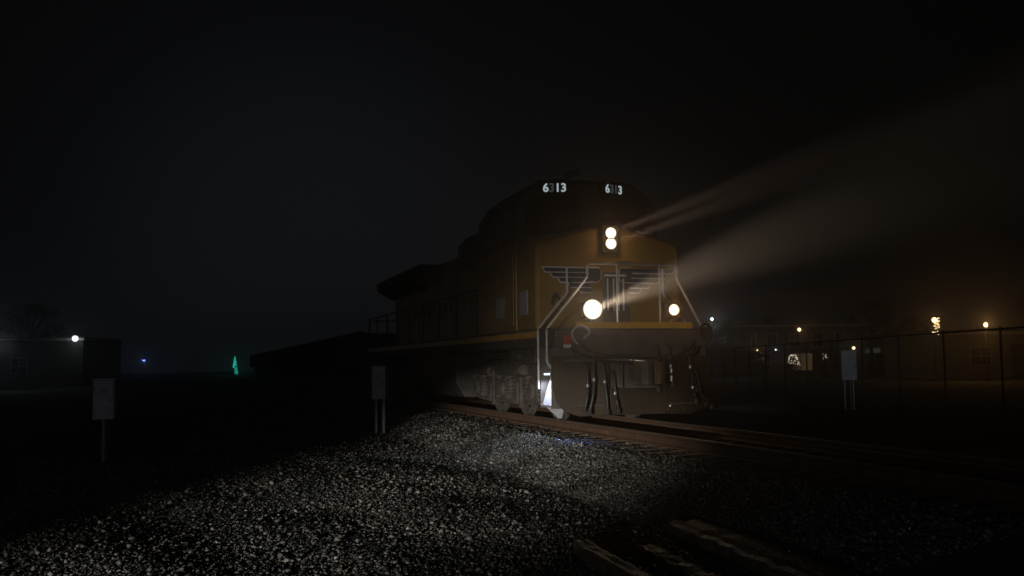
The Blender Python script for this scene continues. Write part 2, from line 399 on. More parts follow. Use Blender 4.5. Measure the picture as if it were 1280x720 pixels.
# pilot
def pl(y0, y1, z0, z1, x=0): return None
for s in (-1, 1):
    poly = [(s*.52,.16),(s*1.05,.14),(s*1.30,.22),(s*1.44,.40),(s*1.50,.62),(s*1.52,1.20),(s*.52,1.20)]
    mb = MB()
    def bend(y): return -.16*max(0,(abs(y)-.52))
    front = [Vector((bend(y), y, z)) for y, z in poly]; back = [Vector((bend(y)-.05, y, z)) for y, z in poly]
    mb.loft([front, back]); L(mb, 'pilot_wing', 'pilot', None, .012)
L(MB().box(-.05,.012,-.517,.517,.16,.62), 'plow_center', 'pilot', None, .012)
L(MB().box(-.35,-.12,-.9,.9,.62,1.36), 'coupler_pocket', 'frame')
L(MB().box(-.14,-.055,-1.15,1.15,1.205,1.585), 'end_plate', 'frame', None, .015)
ribs_ = MB()
for y in (-.95,-.32,.32,.95): ribs_.box(-.056,-.03,y-.03,y+.03,1.23,1.57)
build_each(ribs_, 'end_plate_rib', M['frame'], LOCO)
# coupler: shank, head with knuckle
cb = MB().box(-.15,.34,-.11,.11,.78,1.0)
cb.prism([(.30,-.17),(.62,-.19),(.70,-.10),(.66,.02),(.56,.02),(.52,.16),(.36,.20),(.30,.16)], 'z', .68, 1.10)
for zz in (.72,1.06): cb.box(.40,.46,-.24,-.17,zz-.03,zz+.03)
cp = L(cb, 'coupler', 'frame', None, .02)
L(MB().prism([(.50,.06),(.62,.10),(.70,.03),(.72,.14),(.66,.24),(.52,.26),(.44,.20)], 'z', .70, 1.08), 'knuckle', 'steel', cp, .015)
L(MB().tube(rounded([(.02,-1.35,1.12),(.10,-1.2,1.12),(.12,-.2,1.12),(.38,0,1.09)],.05), .016, 6), 'cut_lever', 'metal')
# yokes and MU cables
for s in (-1, 1):
    L(MB().tube(smooth_path([(-.03,s*1.22,1.34),(.10,s*1.05,1.22),(.17,s*.6,1.10),(.19,s*.15,1.06)],8), .028, 8), 'brake_pipe_loop', 'rubber')
L(MB().tube(smooth_path([(-.02,-1.1,1.46),(.10,-.9,1.28),(.17,-.45,1.18),(.2,.1,1.155),(.17,.6,1.18),(.08,1.0,1.32),(-.02,1.16,1.44)],8), .024, 8), 'jumper_cable', 'rubber')
L(MB().tube(smooth_path([(-.03,-.98,1.50),(.06,-.90,1.62),(.05,-1.06,1.72),(.0,-1.2,1.62),(.0,-1.16,1.46),(-.02,-1.05,1.40)],8), .022, 8), 'coiled_hose', 'placard')
L(MB().tube(smooth_path([(-.03,1.36,1.50),(.06,1.22,1.66),(.05,1.36,1.76),(.0,1.48,1.62),(.0,1.44,1.46)],8), .022, 8), 'coiled_hose', 'housing')
# air hoses
def hose(y, z0, z1, dy, fit):
    p = smooth_path([(-.04,y-dy*.4,z0+.40),(.07,y-dy*.2,z0+.36),(.12,y,z0+.14),(.13,y,z0),(.17,y+dy*.4,(z0+z1)/2),(.16,y+dy,z1)],6)
    h = L(MB().tube(p, .025, 8), 'air_hose', 'rubber')
    L(MB().lathe([(0,.028),(.02,.036),(.055,.036),(.07,.03)], (.13,y,z0+.06), (0.05,0,-1), 10), 'hose_fitting', 'metal', h)
    gh = MB().box(.13,.19,y+dy-.035,y+dy+.035,z1-.07,z1+.02); L(gh, 'glad_hand', fit, h, .012)
    if fit == 'metal' : pass
for y, z0, z1, dy in ((-.86,.76,.26,-.10),(-.66,.72,.24,.03),(-.47,.52,.26,.04),(-.98,.66,.30,-.07)): hose(y,z0,z1,dy,'rubber')
for y, z0, z1, dy in ((.36,.98,.62,-.02),(.60,.98,.70,.02),(.98,.96,.62,.12),(1.15,.56,.30,.22),(1.02,.60,.40,.05)): hose(y,z0,z1,dy,'housing')
for y in (.36,.60):
    L(MB().lathe([(0,.02),(.02,.032),(.09,.032),(.10,.02),(.14,.02),(.15,.034),(.24,.034),(.26,.02)], (.16,y,.98), (0,0,-1), 10), 'hose_valve', 'metal')
L(MB().ball((.03,.62,.30),.035), 'bolt_head', 'metal')
for y in (-.36,-.30): L(MB().box(-.055,.02,y-.022,y+.022,.64,1.19), 'guide_post', 'truck')
for s in (-1,1):
    L(MB().tube(rounded([(-.03,s*.62,.34),(.05,s*.62,.34),(.0,s*1.12,.34),(-.08,s*1.12,.34)],.03), .012, 6), 'grab_iron', 'frame')
    for (yy, zz) in ((.60,1.12),(.95,1.12),(1.30,1.12),(.60,.24),(.95,.24)):
        L(MB().lathe([(0,.022),(.016,.022),(.02,.014)], (-.16*max(0,yy-.52)-.002, s*yy, zz), (1,0,0), 6), 'bolt_head', 'frame')
# step wells at the front corners
for s in (-1, 1):
    sw = L(MB().box(-.92,-.885,*sorted((s*.95,s*1.50)),.28,1.36).box(-.30,-.27,*sorted((s*.95,s*1.50)),.28,1.36).box(-.884,-.301,*sorted((s*.95,s*.98)),.28,1.36), 'stepwell', 'truck')
    for k, z in enumerate((.30,.60,.90,1.20)):
        if k == 1 and s < 0: continue      # the lit riser fills this step
        st = MB().box(-.88,-.305,*sorted((s*(1.0),s*(1.50-.08*k))),z,z+.035)
        L(st, 'step', 'tread', sw)
# lit gap behind the lowest steps
lamp = L(MB().box(-.72,-.64,-1.49,-1.40,.865,.898), 'step_light', 'ledstep')
sp = spot('step_lamp', (-.68,-1.47,.855), (-.62,-1.40,-.2), 36, 150, .8, (.70,.79,1.0), .02, 1, LOCO)
# journal-side ladder plate below
spot('step_lamp_outer', (-.45,-1.57,.58), (1.05,-1.42,-.36), 60, 34, .9, (.22,.38,1.0), .02, 1, LOCO)
L(MB().loft([[Vector((-.86,y,z)) for y,z in ((-1.47,.345),(-1.43,.345),(-1.26,.88),(-1.30,.88))],[Vector((-.50,y,z)) for y,z in ((-1.30,.10),(-1.24,.10),(-1.10,.58),(-1.16,.58))]]), 'step_riser', 'tread')
# nose: cross-section lofted, humped in the middle for the headlight
def nose_loop(x, hw, zt_e, zt_c, z0=1.705):
    return [Vector((x,y,z)) for y, z in ((-hw,z0),(hw,z0),(hw,zt_e-.12),(hw-.10,zt_e),(.42,zt_c-.02),(.30,zt_c),(-.30,zt_c),(-.42,zt_c-.02),(-hw+.10,zt_e),(-hw,zt_e-.12))]
L(MB().loft([nose_loop(-1.18,1.40,3.32,3.58), nose_loop(-1.23,1.47,3.38,3.64), nose_loop(-2.28,1.50,3.50,3.70)]), 'nose', 'yellow', None, .03)
nd = L(MB().box(-1.185,-1.162,-.14,.36,1.80,2.78), 'nose_door', 'grey_paint', None, .02)
gb = MB()
for y in (-.06,.06,.16,.26): gb.tube([(-1.14,y,2.05),(-1.14,y,2.66)], .016, 6)
build_each(gb, 'door_bar', M['outline'], nd)
L(MB().box(-1.16,-1.135,-.12,.32,2.70,2.735), 'door_top_rail', 'outline', nd)
# wing emblem: navy feathers, silver outline
XN = -1.172
def feather(y0, y1, z0, z1, s):
    k = (z1-z0)*.9
    wn_.prism([(s*y0,z1-.012),(s*(y1+.02),z1-.012),(s*(y1-k*.6),z0+.012),(s*y0,z0+.012)], 'x', XN-.006, XN+.0035)
    for a, b_, c, d in ((y0,y1+.03,z1-.011,z1+.011),(y0,y1-k*.55,z0-.011,z0+.011)):
        wl.box(XN-.005, XN+.006, *sorted((s*a,s*b_)), c, d)
    wl.prism([(s*(y1+.03),z1+.011),(s*(y1+.005),z1+.011),(s*(y1-k*.60-.02),z0-.011),(s*(y1-k*.55),z0-.011)], 'x', XN-.0045, XN+.0055)
for s in (-1, 1):
    wl = MB(); wn_ = MB()
    for k in range(5): feather(.50-.03*k, 1.34-.15*k-(0 if k<3 else .05*(k-2)), 2.86-.094*(k+1), 2.86-.094*k, s)
    wn_.prism([(s*.20,2.848),(s*.475,2.848),(s*.475,2.60),(s*.26,2.60),(s*.20,2.66)], 'x', XN-.006, XN+.0035)
    wl.tube([(XN+.004,s*.49,2.86),(XN+.004,s*.22,2.86),(XN+.004,s*.185,2.82),(XN+.004,s*.185,2.66),(XN+.004,s*.24,2.585),(XN+.004,s*.45,2.585)], .011, 6)
    em = L(wn_, 'wing_emblem', 'navy'); L(wl, 'emblem_outline', 'outline', em)

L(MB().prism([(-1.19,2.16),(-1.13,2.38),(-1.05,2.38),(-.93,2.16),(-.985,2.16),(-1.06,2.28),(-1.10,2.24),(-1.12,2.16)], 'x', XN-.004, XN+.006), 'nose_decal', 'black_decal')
L(MB().box(-.03,-.012,-1.36,-1.22,1.40,1.56), 'warning_sticker', 'red')
L(MB().box(-.03,-.0125,-1.36,-1.22,1.34,1.40), 'white_sticker', 'white')
# cab
def cab_loop(x, top=4.84, z0=3.42, hw=1.52):
    return [Vector((x,y,z)) for y, z in ((-hw,z0),(hw,z0),(hw,4.12),(1.30,4.46),(.98,4.70),(.55,top),(-.55,top),(-.98,4.70),(-1.30,4.46),(-hw,4.12))]
L(MB().box(-5.0,-2.285,-1.52,1.52,1.705,3.415), 'cab', 'yellow', None, .02)
cu = MB().loft([cab_loop(-2.30,4.66), cab_loop(-2.62,4.79), cab_loop(-5.0,4.79)]); cabup = L(cu, 'cab_roof', 'grey_paint', None, .012)
for s in (-1, 1):
    L(MB().prism([(s*.14,3.66),(s*1.30,3.62),(s*1.30,4.16),(s*1.10,4.36),(s*.14,4.40)], 'x', -2.36, -2.285), 'windshield', 'glass', cabup, .01)
    sw_ = L(MB().box(-4.6,-3.6,*sorted((s*1.50,s*1.535)),3.30+.15,4.08), 'side_window', 'glass', cabup, .01)
    L(MB().box(-4.65,-3.55,*sorted((s*1.521,s*1.60)),4.09,4.14), 'sunshade', 'grey_paint', cabup)
    L(MB().box(-2.95,-2.42,*sorted((s*1.50,s*1.535)),1.80,3.30), 'cab_door', 'yellow', None, .01)
    L(MB().box(-1.98,-1.42,*sorted((s*1.40,s*1.46)),1.85,2.30) if False else MB().box(-3.62,-3.05,*sorted((s*1.521,s*1.532)),2.0,2.42), 'placard', 'placard')
    L(MB().box(-3.1,-2.9,*sorted((s*1.53,s*1.75)),3.55,4.0), 'mirror', 'grey_paint', cabup, .01)
    L(MB().box(-4.95,-2.3,*sorted((s*1.521,s*1.527)),3.365,3.41), 'red_line', 'red')
# nose side placard seen beside the wing
L(MB().prism([(-1.62,2.0),(-2.1,2.0),(-2.1,2.45),(-1.62,2.45)], 'y', -1.508, -1.40, Matrix.Translation((0,0,0))), 'placard', 'placard')
# roof furniture
L(MB().box(-3.7,-3.2,-.12,.12,4.78,4.90), 'horn_base', 'grey_paint', cabup, .01)
hn = MB()
for k, y in enumerate((-.12,0,.12)): hn.lathe([(0,.03),(.18,.035),(.28,.07),(.31,.085)], (-3.5,y,4.98+.03*k), (1,0,0), 12)
build_each(hn, 'horn', M['metal'], cabup)
# numberboards with the digits 6313
def digit(ch, m, parent, loc, rot, size):
    c = bpy.data.curves.new('digit', 'FONT'); c.body = ch; c.size = size; c.extrude = .004; c.offset = .006; c.align_x = 'CENTER'; c.align_y = 'CENTER'
    tmp = bpy.data.objects.new('digit', c); COL.objects.link(tmp)
    me = bpy.data.meshes.new_from_object(tmp.evaluated_get(bpy.context.evaluated_depsgraph_get())); me.name = 'digit'
    bpy.data.objects.remove(tmp); bpy.data.curves.remove(c)
    me.materials.clear(); me.materials.append(M[m])
    o = bpy.data.objects.new('digit', me); COL.objects.link(o); o.parent = parent; o.location = loc; o.rotation_euler = rot
    return o
for s, dims, y, rz, z in ((-1, (0,1,0,0), -.70, -16, 4.53), (1, (0,1,.5,0), .52, 22, 4.545)):
    nb = MB().box(-.06,.06,-.33,.33,-.13,.13).build('numberboard', M['numboard'], LOCO, .012)
    nb.location = (-2.26, y, z); nb.rotation_euler = (0, 0, R(rz))
    for k, ch in enumerate('6313'):
        dm = dims[k]
        digit(ch, 'numeral_dim' if dm else 'numeral', nb, (.0625, (k-1.5)*.118, 0), (math.pi/2, 0, math.pi/2), .235)
# headlights
CAM_LOCAL = Matrix.Rotation(-TROT, 3, 'Z') @ (Vector((0,0,EYE)) - trk(0,0,RAILZ))
def glow(c, power, col):
    l = bpy.data.lights.new('lamp_stray_light', 'POINT'); l.energy = power; l.color = col; l.shadow_soft_size = .05
    o = bpy.data.objects.new('lamp_stray_light', l); COL.objects.link(o); o.parent = LOCO; o.location = c
def lens(name, c, r, m, parent):
    return L(MB().lathe([(0,r),(.008,r*.97),(.02,r*.7),(.028,.001)], c, (1,0,0), 28), name, m, parent, 0, True)
hh = L(MB().box(-1.20,-1.10,-.17,.17,3.13,3.68), 'headlight_housing', 'housing', None, .03)
for z in (3.315,3.515):
    L(MB().lathe([(0,.112),(.03,.118),(.03,.102),(.0,.102)], (-1.10,0,z), (1,0,0), 28), 'headlight_rim', 'metal', hh)
    lens('headlight', (-1.10,0,z), .100, 'headlight', hh)
    spot('headlight_beam', (-1.045,0,z), (10.,-.80,z-.05), 10000, 3.2, 1.0, (1.0,.64,.40), .05, 1, LOCO)
    spot('headlight_flare', (-1.045,0,z), CAM_LOCAL, 16, 9, 1.0, (1.0,.60,.30), .05, 1, LOCO)
    glow((-1.0,0,z), 1.8, (1.0,.66,.36))
# ditch lights
def ditch(y, yaw, m, r, p, flare, size, col=(1.0,.74,.50)):
    dl = L(MB().box(-.30,-.18,y-.05,y+.05,1.702,1.86).box(-.36,-.17,y-.15,y+.15,1.86,2.17), 'ditch_light_housing', 'housing', None, .02)
    L(MB().lathe([(0,r*1.08),(.04,r*1.12),(.04,r*1.01),(0,r*1.01)], (-.17,y,2.02), (1,0,0), 28), 'ditch_light_rim', 'metal', dl)
    lens('ditch_light', (-.17,y,2.02), r, m, dl)
    d = Vector((math.cos(R(yaw)), math.sin(R(yaw)), .012))
    spot('ditch_beam', (-.115,y,2.02), Vector((-.115,y,2.02))+d*10, p, size, 1.0, col, .05, 1, LOCO)
    glow((-.06,y,2.02), 10 if y < 0 else 1.6, col)
    spot('ditch_flare', (-.115,y,2.02), CAM_LOCAL, flare, 9, 1.0, col, .05, 1, LOCO)
ditch(-.76, -11.5, 'ditch', .165, 12500, 100, 4.3)
ditch(.82, 10, 'ditch_far', .098, 3000, 50, 5, (1.0,.50,.22))
L(MB().ball((-1.1,-.30,1.99),.035), 'marker_light', 'small_lamp', None, 0, True)
L(MB().tube([(-1.17,-.30,1.99),(-1.115,-.30,1.99)],.02,8), 'marker_stem', 'housing')
# handrails
for s in (-1, 1):
    L(MB().tube(rounded([(-.90,s*1.53,.62),(-.90,s*1.53,1.70),(-.90,s*.96,2.36),(-.90,s*.96,2.84)],.06), .022, 8), 'handrail', 'white')
    L(MB().tube(rounded([(-.42,s*1.44,.98),(-.42,s*1.53,1.08),(-.42,s*1.53,1.68),(-.12,s*.86,2.60),(-.12,s*.86,2.80)],.06), .022, 8), 'handrail', 'white')
L(MB().tube(rounded([(-.12,-.86,2.79),(-.12,-.82,2.83),(-.12,.82,2.83),(-.12,.86,2.79)],.04), .02, 8), 'front_grab_rail', 'post')
for y in (-.30,.52): L(MB().tube([(-.10,y,1.70),(-.10,y,2.82)], .018, 8), 'rail_post', 'post')
L(MB().box(-.16,-.06,-.30,-.05,2.84,2.875), 'number_plate_lip', 'metal')
ux = [-5.3-1.9*k for k in range(8)]
for s in (-1, 1):
    hr = MB().tube([(-5.1,s*1.50,2.72),(-20.4,s*1.50,2.72)], .02, 6)
    ho_ = L(hr, 'walkway_handrail', 'grey_paint')
    st = MB()
    for x in ux + [-20.35]: st.tube([(x,s*1.50,1.70),(x,s*1.50,2.72)], .02, 6)
    build_each(st, 'stanchion', M['grey_paint'], ho_)
rr = MB().tube(rounded([(-20.5,-1.45,1.70),(-20.5,-1.45,2.68),(-20.5,1.45,2.68),(-20.5,1.45,1.70)],.06), .02, 6)
for y in (-.8,0,.8): rr.tube([(-20.5,y,1.70),(-20.5,y,2.68)], .018, 6)
L(rr, 'rear_handrail', 'grey_paint')
# long hood
def hood_loop(x, top, hw=.96): return [Vector((x,y,z)) for y, z in ((-hw,1.705),(hw,1.705),(hw,top-.18),(hw-.14,top),(-hw+.14,top),(-hw,top-.18))]
L(MB().loft([hood_loop(-5.01,4.30),hood_loop(-9.2,4.26)]), 'blower_hood', 'yellow', None, .02)
L(MB().box(-9.15,-5.1,-.80,.80,4.225,4.33), 'hood_roof', 'grey_paint', None, .02)
L(MB().loft([hood_loop(-9.205,3.92),hood_loop(-14.2,3.92)]), 'engine_hood', 'yellow', None, .02)
L(MB().loft([hood_loop(-14.205,3.80),hood_loop(-18.1,3.80)]), 'radiator_hood', 'yellow', None, .02)
wing = [Vector((0,y,z)) for y, z in ((-.97,3.30),(-1.50,3.60),(-1.50,3.84),(-1.2,4.02),(1.2,4.02),(1.50,3.84),(1.50,3.60),(.97,3.30))]
rw = L(MB().loft([[v+Vector((-12.8,0,0)) for v in wing],[v+Vector((-18.6,0,0)) for v in wing]]), 'radiator_wings', 'grey_paint', None, .02)
gr_ = MB()
for k in range(22): gr_.box(-13.2-.24*k-.1,-13.2-.24*k,-1.512,-1.498,3.63,3.81).box(-13.2-.24*k-.1,-13.2-.24*k,1.498,1.512,3.63,3.81)
L(gr_, 'radiator_grille', 'frame', rw)
fan = MB()
for x in (-14.5,-16.6): fan.lathe([(0,.75),(.08,.75),(.08,.68),(.03,.66)], (x,0,4.022), (0,0,1), 28)
build_each(fan, 'fan_cowl', M['frame'], rw)
L(MB().box(-10.9,-10.1,-.25,.25,3.9,4.16), 'exhaust_stack', 'frame', None, .02)
for s in (-1, 1):
    x = -5.25
    for k in range(13):
        w_ = .62
        if -9.3 < x-w_ and x > -9.3 and x-w_ < -9.18: x = -9.3
        d_ = L(MB().box(x-w_,x,*sorted((s*.958,s*.976)),1.85,3.30), 'hood_door', 'yellow', None, .006)
        L(MB().box(x-w_+.05,x-w_+.10,*sorted((s*.976,s*1.0)),2.5,2.72), 'door_latch', 'frame', d_)
        x -= .675
    vt = MB()
    for k in range(14): vt.box(-8.9,-6.2,*sorted((s*.958,s*.985)),3.42+.055*k,3.445+.055*k)
    L(vt, 'air_intake_louvre', 'frame')
    eb = L(MB().box(-6.4,-5.02,*sorted((s*.962,s*1.30)),1.705,2.6), 'equipment_box', 'yellow', None, .02)
L(MB().box(-.2,.0,-.2,.2,0,.1) if False else MB().box(-20.62,-20.5,-1.5,1.5,.3,1.36), 'rear_pilot', 'frame', None, .02)
L(MB().box(-21.15,-20.6,-.1,.1,.78,.98).box(-21.35,-21.1,-.2,.16,.74,1.04), 'rear_coupler', 'steel', None, .02)
# fuel tank
L(MB().prism([(-1.46,.62),(-1.25,.28),(1.25,.28),(1.46,.62),(1.46,1.34),(-1.46,1.34)], 'x', -13.2,-7.4), 'fuel_tank', 'frame', None, .03)
# trucks
def truck(xc):
    T = bpy.data.objects.new('truck', None); COL.objects.link(T); T.parent = LOCO; T.location = (xc,0,0)
    AX = (2.0, 0, -2.0)
    for s in (-1, 1):
        y0, y1 = s*1.05, s*1.20
        poly = [(2.62,.50),(2.62,.78),(2.2,.98),(1.5,1.12),(.6,1.16),(-.6,1.16),(-1.5,1.12),(-2.2,.98),(-2.62,.78),(-2.62,.50),(-2.42,.28),(-1.45,.25),(-1.38,.34),(-1.34,.66),(-1.08,.70),(-1.02,.34),(-.95,.25),(.55,.25),(.62,.34),(.68,.70),(.94,.66),(.98,.34),(1.05,.25),(2.42,.28)]
        sf = L(MB().prism(poly, 'y', *sorted((y0,y1))), 'side_frame', 'truck', T, .02)
        for ax in AX:
            L(MB().prism([(ax-.24,.36),(ax+.24,.36),(ax+.26,.70),(ax+.14,.80),(ax-.14,.80),(ax-.26,.70)],'y',*sorted((s*1.201,s*1.31))).lathe([(0,.17),(.05,.17),(.07,.12),(.075,.01)],(ax,s*1.31,.55),(0,s,0),16), 'axle_box', 'truck', T, .012)
            for q in (-.38,.38):
                sp_ = MB()
                pts = [(ax+q+.075*math.cos(a), s*1.255+.075*math.sin(a), .42+.36*a/(2*math.pi*5)) for a in np.linspace(0,2*math.pi*5,60)]
                sp_.tube(pts, .018, 5)
                sp_.lathe([(0,.10),(.03,.10)], (ax+q, s*1.255, .385), (0,0,1), 14).lathe([(0,.10),(.04,.10)], (ax+q, s*1.255, .79), (0,0,1), 14)
                L(sp_, 'spring', 'truck', T)
        for q in (1.0,-1.0):
            L(MB().lathe([(0,.11),(.34,.11),(.36,.06),(.5,.045)], (q+.35 if q>0 else q-.35, s*1.27, .95), (-1 if q>0 else 1,0,-.1), 14), 'brake_cylinder', 'truck', T)
            L(MB().box(q-.05,q+.05,*sorted((s*1.21,s*1.26)),.20,.95,Matrix.Rotation(0,4,'X')), 'brake_hanger', 'truck', T)
        L(MB().tube(rounded([(2.55,s*1.25,1.02),(1.6,s*1.30,1.20),(.4,s*1.30,1.18),(-.9,s*1.30,1.24),(-2.3,s*1.28,1.05)],.1), .028, 6), 'air_pipe', 'frame', T)
        L(MB().tube([(2.45,s*1.33,.98),(1.75,s*1.33,.42)], .03, 6), 'brake_rod', 'frame', T)
        # sanding hose at the leading end
        L(MB().tube(smooth_path([(2.55,s*1.05,1.15),(2.72,s*1.0,.8),(2.78,s*.82,.4),(2.62,s*.76,.12)],5), .022, 6), 'sand_hose', 'rubber', T)
        for ax in AX:
            y = s*.75
            w = MB().lathe([(-.068,.45),(-.066,.553),(-.036,.56),(-.033,.533),(.066,.528),(.07,.45),(.03,.40),(.02,.18),(.09,.16),(.10,.09),(.11,.02)], (ax,y,.53), (0,s,0), 36)
            L(w, 'wheel', 'wheel', T, 0, False)
    for ax in AX: L(MB().tube([(ax,-.7,.53),(ax,.7,.53)], .095, 12), 'axle', 'steel', T)
    L(MB().box(-2.3,2.3,-.9,.9,.62,1.05), 'bolster', 'frame', T, .03)
    return T
truck(-3.95); truck(-16.4)
# piping under the sill
pp = MB()
for k, (z, y) in enumerate(((1.28,-1.40),(1.22,-1.34),(1.30,1.40))): pp.tube([(-20.2,y,z),(-.95,y,z)], .025, 6)
build_each(pp, 'sill_pipe', M['frame'], LOCO)
build_each(MB().box(-2.3,-1.5,-1.42,-1.05,1.08,1.35).box(-2.95,-2.45,-1.45,-1.05,1.14,1.35), 'underdeck_box', M['truck'], LOCO, .02)

# ------------------------------------------------------------------ gondola cars behind
def gondola():
    root = empty('gondola_car', (0,0,0), TROT)
    tag(root, '', 'freight car', 'gondola cars behind the locomotive')
    b = MB().box(-16,0,-1.5,-1.42,1.05,2.28).box(-16,0,1.42,1.5,1.05,2.28).box(-16,-15.92,-1.42,1.42,1.05,2.28).box(-.08,0,-1.42,1.42,1.05,2.28).box(-15.9,-.1,-1.42,1.42,1.0,1.12)
    b.build('body', M['gondola'], root)
    rb = MB()
    for k in range(15):
        x = -.5-1.07*k
        for s in (-1,1): rb.box(x-.06,x+.06,*sorted((s*1.502,s*1.58)),1.0,2.22)
    build_each(rb, 'side_rib', M['gondola'], root)
    cc = MB()
    for s in (-1,1): cc.box(-16.03,.03,*sorted((s*1.40,s*1.58)),2.282,2.35)
    build_each(cc, 'top_chord', M['gondola'], root)
    for xc in (-2.2,-13.8):
        T = MB()
        for s in (-1,1):
            T.prism([(xc-1.2,.40),(xc-.9,.74),(xc+.9,.74),(xc+1.2,.40),(xc+.9,.34),(xc+.5,.5),(xc-.5,.5),(xc-.9,.34)],'y',*sorted((s*.95,s*1.1)))
        T.box(xc-.2,xc+.2,-1.1,1.1,.5,1.0); bg = T.build('bogie', M['truck'], root, .02)
        for ax in (xc-.88,xc+.88):
            for s in (-1,1): MB().lathe([(-.06,.42),(.0,.45),(.05,.44),(.06,.1)], (ax,s*.75,.43), (0,s,0), 20).build('wheel', M['wheel'], bg)
    MB().box(0,.5,-.1,.1,.78,.98).box(-16.5,-16,-.1,.1,.78,.98).build('coupler', M['steel'], root)
    return root
g0 = gondola()
for k, lab in enumerate(('low open gondola car coupled right behind the locomotive','second low gondola car of the train, behind the first','third low gondola car of the train, behind the second','fourth low gondola car of the train, behind the third','last low gondola car in view, farthest along the track')):
    o = g0 if k == 0 else copy_tree(g0)
    o.location = trk(-21.9-17.1*k, 0, RAILZ); o['label'] = lab

# ------------------------------------------------------------------ relay boxes on posts
def relay_box(px, ptop, pbox, pbot, Y, w, label, two=True, yaw=-0.15):
    top = at(px, ptop, Y); lo = at(px, pbox, Y)
    root = empty('relay_box', (top.x, Y, 0), yaw); tag(root, label, 'relay box', 'relay boxes on posts beside the track')
    z0, z1 = lo.z, top.z
    MB().box(-w/2,w/2,-.14,.14,z0,z1-.02).build('cabinet', M['cabinet'], root, .012)
    MB().box(-w/2-.02,w/2+.02,-.17,.15,z1-.0195,z1+.012).build('lid', M['cabinet'], root, .006)
    d = MB().box(-w/2+.03,w/2-.03,-.152,-.1405,z0+.05,z1-.07).build('door', M['cabinet'], root, .006)
    MB().box(w/2-.09,w/2-.06,-.175,-.1525,(z0+z1)/2-.05,(z0+z1)/2+.05).build('handle', M['post'], d, .004)
    for zz in (z0+.15, z1-.17): MB().lathe([(-.03,.012),(.03,.012)], (-w/2+.022,-.158,zz), (0,0,1), 8).build('hinge', M['post'], d)
    MB().box(-.05,.06,-.1545,-.1525,z1-.24,z1-.17).build('label_plate', M['placard'], d)
    MB().tube([(w*.12,.08,-.2),(w*.12,.08,z0+.01)], .018, 8).build('conduit', M['post'], root)
    for x in ((-.28*w, .28*w) if two else (0,)):
        MB().tube([(x,0,-.3),(x,0,z0+.01)], .036, 10).build('post', M['post'], root)
relay_box(475, 458, 499, 541, 25.2, .34, 'grey relay box on two posts at the edge of the lit gravel')
relay_box(131, 474, 524, 572, 18.6, .36, 'narrow bluish relay box on a post at far left in the dark', False, .25)
relay_box(1060, 438, 475, 505, 35.1, .50, 'pale relay box beyond the track in front of the town lights')

# ------------------------------------------------------------------ chain-link fence on the right
fz = 2.42
fr = empty('chain_link_fence', (12.5, 26, 0)); tag(fr, 'dark chain-link fence with a top rail in front of the lit building', 'fence')
f0, f1 = -10.0, 48.0
MB().tube([(0,f0,fz),(0,f1,fz)], .026, 8).build('top_rail', M['lamppost'], fr)
for k in range(17):
    y = -9.9+3.55*k
    if y < f1: MB().tube([(0.04,y,-.2),(.04,y,fz+.06)], .032, 8).build('fence_post', M['lamppost'], fr)
wv = MB(); h_ = fz-.08
for k in range(int((f1-f0)/.13)):
    y = f0+.13*k
    for sg in (-1, 1):
        a = Vector((-.004*sg, y, .04 if sg > 0 else fz-.02)); e2 = min(h_, f1-y)
        b_ = Vector((-.004*sg, y+e2, .04+e2 if sg > 0 else fz-.02-e2)); wv.tube([a, b_], .0018, 3, False)
wv.build('wire_mesh', M['lamppost'], fr)

# ------------------------------------------------------------------ town behind: lamps, buildings, trees, lit decorations
def point(loc, power, col, r=.12):
    l = bpy.data.lights.new('lamp_light', 'POINT'); l.energy = power; l.color = col; l.shadow_soft_size = r
    o = bpy.data.objects.new('lamp_light', l); COL.objects.link(o); o.location = loc; return o
def street_lamp(px, py, Y, label, m, col, power, r, garland=None, group='street lamps in the town'):
    p = at(px, py, Y); root = empty('street_lamp', (p.x, Y, 0)); tag(root, label, 'street lamp', group)
    z = p.z
    MB().lathe([(0,.14),(.12,.14),(.2,.075),(1.0,.06),(z-r-.12,.045),(z-r-.10,.09),(z-r-.03,.10)], (0,0,-.05), (0,0,1), 12).build('post', M['lamppost'], root, 0, False)
    MB().ball((0,0,z), r, 14, 9).build('globe', M[m], root, 0, True)
    MB().lathe([(0,r*.6),(.04,r*.55),(.1,.02)], (0,0,z+r*.93), (0,0,1), 12).build('cap', M['lamppost'], root)
    l = point((0,-.02,z), power, col, r*1.05); l.parent = root
    l.location = (0,-r-.08,z)
    if garland:
        b = MB(); z0, z1 = garland
        for k in range(46):
            t = k/45; a = t*2*math.pi*5; rr = .10+.16*(random.random())
            if .68 < t < .82: continue
            b.ball((rr*math.cos(a)+.14*(1-t), rr*math.sin(a)-.1, z1+(z0-z1)*t+random.uniform(-.03,.03)), .045, 6, 4)
        b.build('string_lights', M['warm_bulb'], root)
    return root
street_lamp(1168, 400, 78, 'warm street lamp with string lights wound down its post', 'warm_lamp', (1,.52,.18), 40, .20, (3.55, 4.75))
street_lamp(1232, 406, 78, 'warm street lamp in front of the tan building at far right', 'warm_lamp', (1,.52,.18), 110, .17)
street_lamp(999, 412, 110.5, 'lone warm street lamp above the dark shop roofs', 'warm_lamp', (1,.55,.22), 25, .19)
street_lamp(890, 399, 104, 'small cool white street lamp beside the green tree', 'cool_lamp', (.85,.95,1), 60, .14)
street_lamp(-4, 432, 80.6, 'cool street lamp cut off by the left edge', 'cool_lamp', (.8,.9,1), 40, .18)

